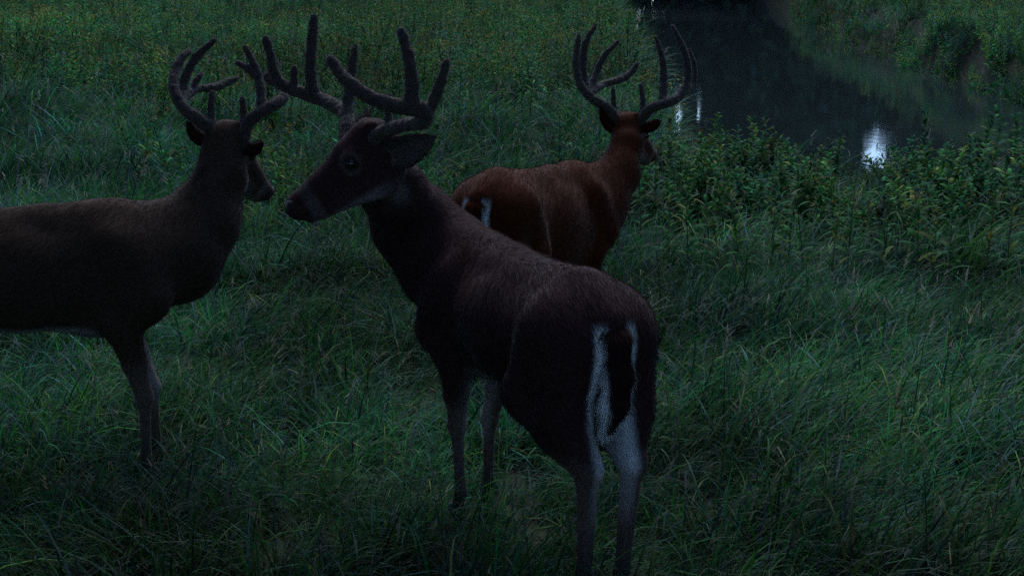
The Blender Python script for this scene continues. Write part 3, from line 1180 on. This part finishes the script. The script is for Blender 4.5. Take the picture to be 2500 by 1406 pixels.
        av = av + vnormals(av, aq) * (.0017 * wob(av[:, 0] * 45, av[:, 2] * 60 + av[:, 1] * 40, 1.3) + .0009 * wob(av[:, 2] * 160, av[:, 1] * 160, 1.3))[:, None]
        acol = np.repeat([[.055, .045, .040]], len(av), 0)
        an = obj('antler', mesh_np('antler', av - O, aq, M_VELVET), root)
        v, t, c = hairs(av, aq, acol * 1.5, 12000, .0055, .0006, lambda p: np.repeat(np.array([[.1, .1, .6]]), len(p), 0), .9, .5)
        fz = obj('velvet_fuzz', mesh_np('velvet_fuzz', v - O, t, M_HAIR, True, c), an)
        fz['kind'] = 'stuff'
    return root


TINE = .0105
# ---- the buck in the middle
dC = 5.72
centre = dict(
    label='nearest buck in the middle, head in profile to the left, rump towards the camera',
    origin=(.045, 4.92), heading=math.atan2(.907, -.42), S=.985, coat=(.036, .018, .018), hairs=95000,
    pitch=-.02, zoff=-.01,
    cranium=P(912, 358, 5.07), nose=P(706, 490, 4.98),
    neck=[(P(1092, 640, 5.44), .165), (P(1010, 548, 5.40), .132), (P(957, 462, 5.22), .100)],
    vs=1.2,
    front={1: -.02, -1: .09}, rear={1: .01, -1: .02},
    ears=[(P(945, 384, 5.01), P(1062, 334, 4.93), np.array([-.25, -1, -.25]), .052),
          (P(885, 345, 5.13), P(905, 262, 5.23), np.array([-.7, -.7, .1]), .038)],
    antlers=[
        [  # near (left) antler
            [(900, 352, 5.03, .025), (935, 322, 4.99, .019), (985, 306, 4.91, .018), (1030, 296, 4.83, .022), (1032, 268, 4.79, .022), (985, 262, 4.77, .021),
             (925, 247, 4.75, .020), (868, 215, 4.75, .018), (830, 180, 4.77, .0145), (806, 143, 4.79, .0125)],
            [(1036, 285, 4.82, .018), (1062, 240, 4.80, .014), (1078, 195, 4.80, .0125), (1092, 148, 4.81, .009)],
            [(1003, 262, 4.78, .021), (1006, 205, 4.77, .0175), (998, 140, 4.77, .0155), (980, 76, 4.79, .0125)],
            [(955, 318, 4.97, .012), (948, 275, 4.99, .010), (950, 232, 5.01, .006)]],
        [  # far (right) antler
            [(848, 352, 5.11, .027), (848, 300, 5.17, .024), (838, 272, 5.25, .021), (790, 246, 5.33, .020), (740, 228, 5.37, .019), (695, 210, 5.39, .017),
             (670, 180, 5.39, .014), (660, 135, 5.38, .012), (649, 94, 5.37, .0115)],
            [(846, 290, 5.19, .018), (852, 230, 5.23, .016), (860, 165, 5.26, .013), (868, 112, 5.28, .009)],
            [(765, 238, 5.35, .020), (758, 170, 5.35, .0165), (762, 100, 5.35, .0145), (767, 42, 5.36, .0125)],
            [(715, 215, 5.38, .010), (718, 190, 5.38, .008), (718, 165, 5.38, .005)]]])
# ---- the buck on the left
leftd = dict(
    label='dark buck at the left edge, body cut by the frame, facing away to the right',
    origin=(-1.76, 5.62), heading=math.radians(22), S=1.04, coat=(.045, .027, .019), hairs=60000,
    pitch=.0, zoff=.012,
    cranium=P(552, 345, 6.10), nose=P(655, 458, 6.29),
    neck=[(P(428, 622, 5.92), .17), (P(495, 540, 6.00), .13), (P(540, 432, 6.06), .092)],
    front={1: .085, -1: .03}, rear={1: .0, -1: -.05},
    ears=[(P(508, 350, 6.10), P(458, 300, 6.04), np.array([-.5, .6, -.3]), .030),
          (P(596, 366, 6.10), P(640, 350, 6.04), np.array([.5, .6, -.3]), .028)],
    antlers=[
        [
            [(520, 318, 6.08, .024), (485, 292, 6.06, .022), (446, 262, 6.06, .020), (424, 215, 6.10, .018), (428, 170, 6.16, .015), (445, 140, 6.20, .012), (463, 124, 6.24, .008)],
            [(446, 262, 6.08, .018), (446, 225, 6.18, .017), (456, 180, 6.22, .016), (483, 136, 6.24, .0145), (522, 100, 6.24, .010)],
            [(448, 240, 6.16, .016), (475, 220, 6.26, .014), (520, 214, 6.34, .0135), (555, 202, 6.40, .012), (580, 190, 6.44, .007)],
            [(470, 222, 6.24, .010), (478, 200, 6.26, .009), (492, 180, 6.28, .006)],
            [(518, 312, 6.08, .014), (516, 270, 6.10, .012), (518, 226, 6.12, .007)]],
        [
            [(592, 352, 6.10, .024), (602, 308, 6.08, .022), (636, 274, 6.08, .020), (676, 252, 6.12, .019), (694, 232, 6.18, .017), (680, 206, 6.24, .015), (656, 190, 6.28, .017), (674, 156, 6.30, .011)],
            [(640, 272, 6.09, .018), (636, 215, 6.14, .0165), (622, 160, 6.18, .014), (597, 114, 6.20, .008)],
            [(630, 192, 6.16, .013), (604, 168, 6.18, .011), (578, 152, 6.20, .006)],
            [(598, 322, 6.09, .013), (595, 280, 6.11, .011), (592, 238, 6.13, .006)]]])
# ---- the buck behind
backd = dict(
    label='reddish buck standing behind the others, turned away with its white rump stripes showing',
    origin=(.125, 7.70), heading=math.radians(62), S=1.05, coat=(.060, .015, .006), hairs=60000,
    girth=1.22, pitch=-.09, zoff=-.005,
    cranium=P(1533, 315, 8.50), nose=P(1590, 368, 8.76),
    neck=[(P(1452, 500, 8.18), .16), (P(1508, 425, 8.32), .105), (P(1530, 352, 8.42), .076)],
    front={1: 0, -1: .03}, rear={1: .03, -1: -.02},
    ears=[(P(1500, 322, 8.48), P(1466, 262, 8.42), np.array([-.5, .6, -.2]), .032),
          (P(1564, 316, 8.48), P(1612, 296, 8.42), np.array([.3, .8, -.3]), .030)],
    antlers=[
        [
            [(1508, 296, 8.48, 0.0269), (1480, 262, 8.46, 0.0246), (1444, 240, 8.46, 0.0224), (1416, 205, 8.48, 0.0202), (1406, 150, 8.52, 0.0179), (1413, 86, 8.56, 0.0112)],
            [(1432, 225, 8.50, 0.0202), (1424, 165, 8.56, 0.0190), (1430, 105, 8.58, 0.0168), (1454, 62, 8.60, 0.0101)],
            [(1440, 228, 8.56, 0.0179), (1455, 180, 8.64, 0.0179), (1477, 135, 8.66, 0.0162), (1508, 103, 8.68, 0.0101)],
            [(1440, 228, 8.54, 0.0202), (1474, 206, 8.68, 0.0190), (1515, 194, 8.76, 0.0179), (1540, 178, 8.80, 0.0157), (1557, 154, 8.82, 0.0101)],
            [(1500, 284, 8.48, 0.0157), (1498, 250, 8.50, 0.0134), (1497, 214, 8.52, 0.0078)]],
        [
            [(1562, 296, 8.48, 0.0269), (1592, 264, 8.46, 0.0246), (1634, 250, 8.48, 0.0224), (1662, 232, 8.54, 0.0213), (1680, 190, 8.60, 0.0202), (1672, 130, 8.62, 0.0179), (1642, 66, 8.64, 0.0112)],
            [(1616, 252, 8.50, 0.0213), (1620, 200, 8.56, 0.0202), (1617, 145, 8.58, 0.0157), (1601, 92, 8.60, 0.0090)],
            [(1670, 228, 8.60, 0.0157), (1692, 210, 8.68, 0.0157), (1696, 165, 8.72, 0.0134), (1683, 122, 8.74, 0.0078)],
            [(1566, 288, 8.48, 0.0146), (1570, 250, 8.50, 0.0123), (1564, 206, 8.52, 0.0067)]]])
for d_ in (centre, leftd, backd):
    deer(d_)
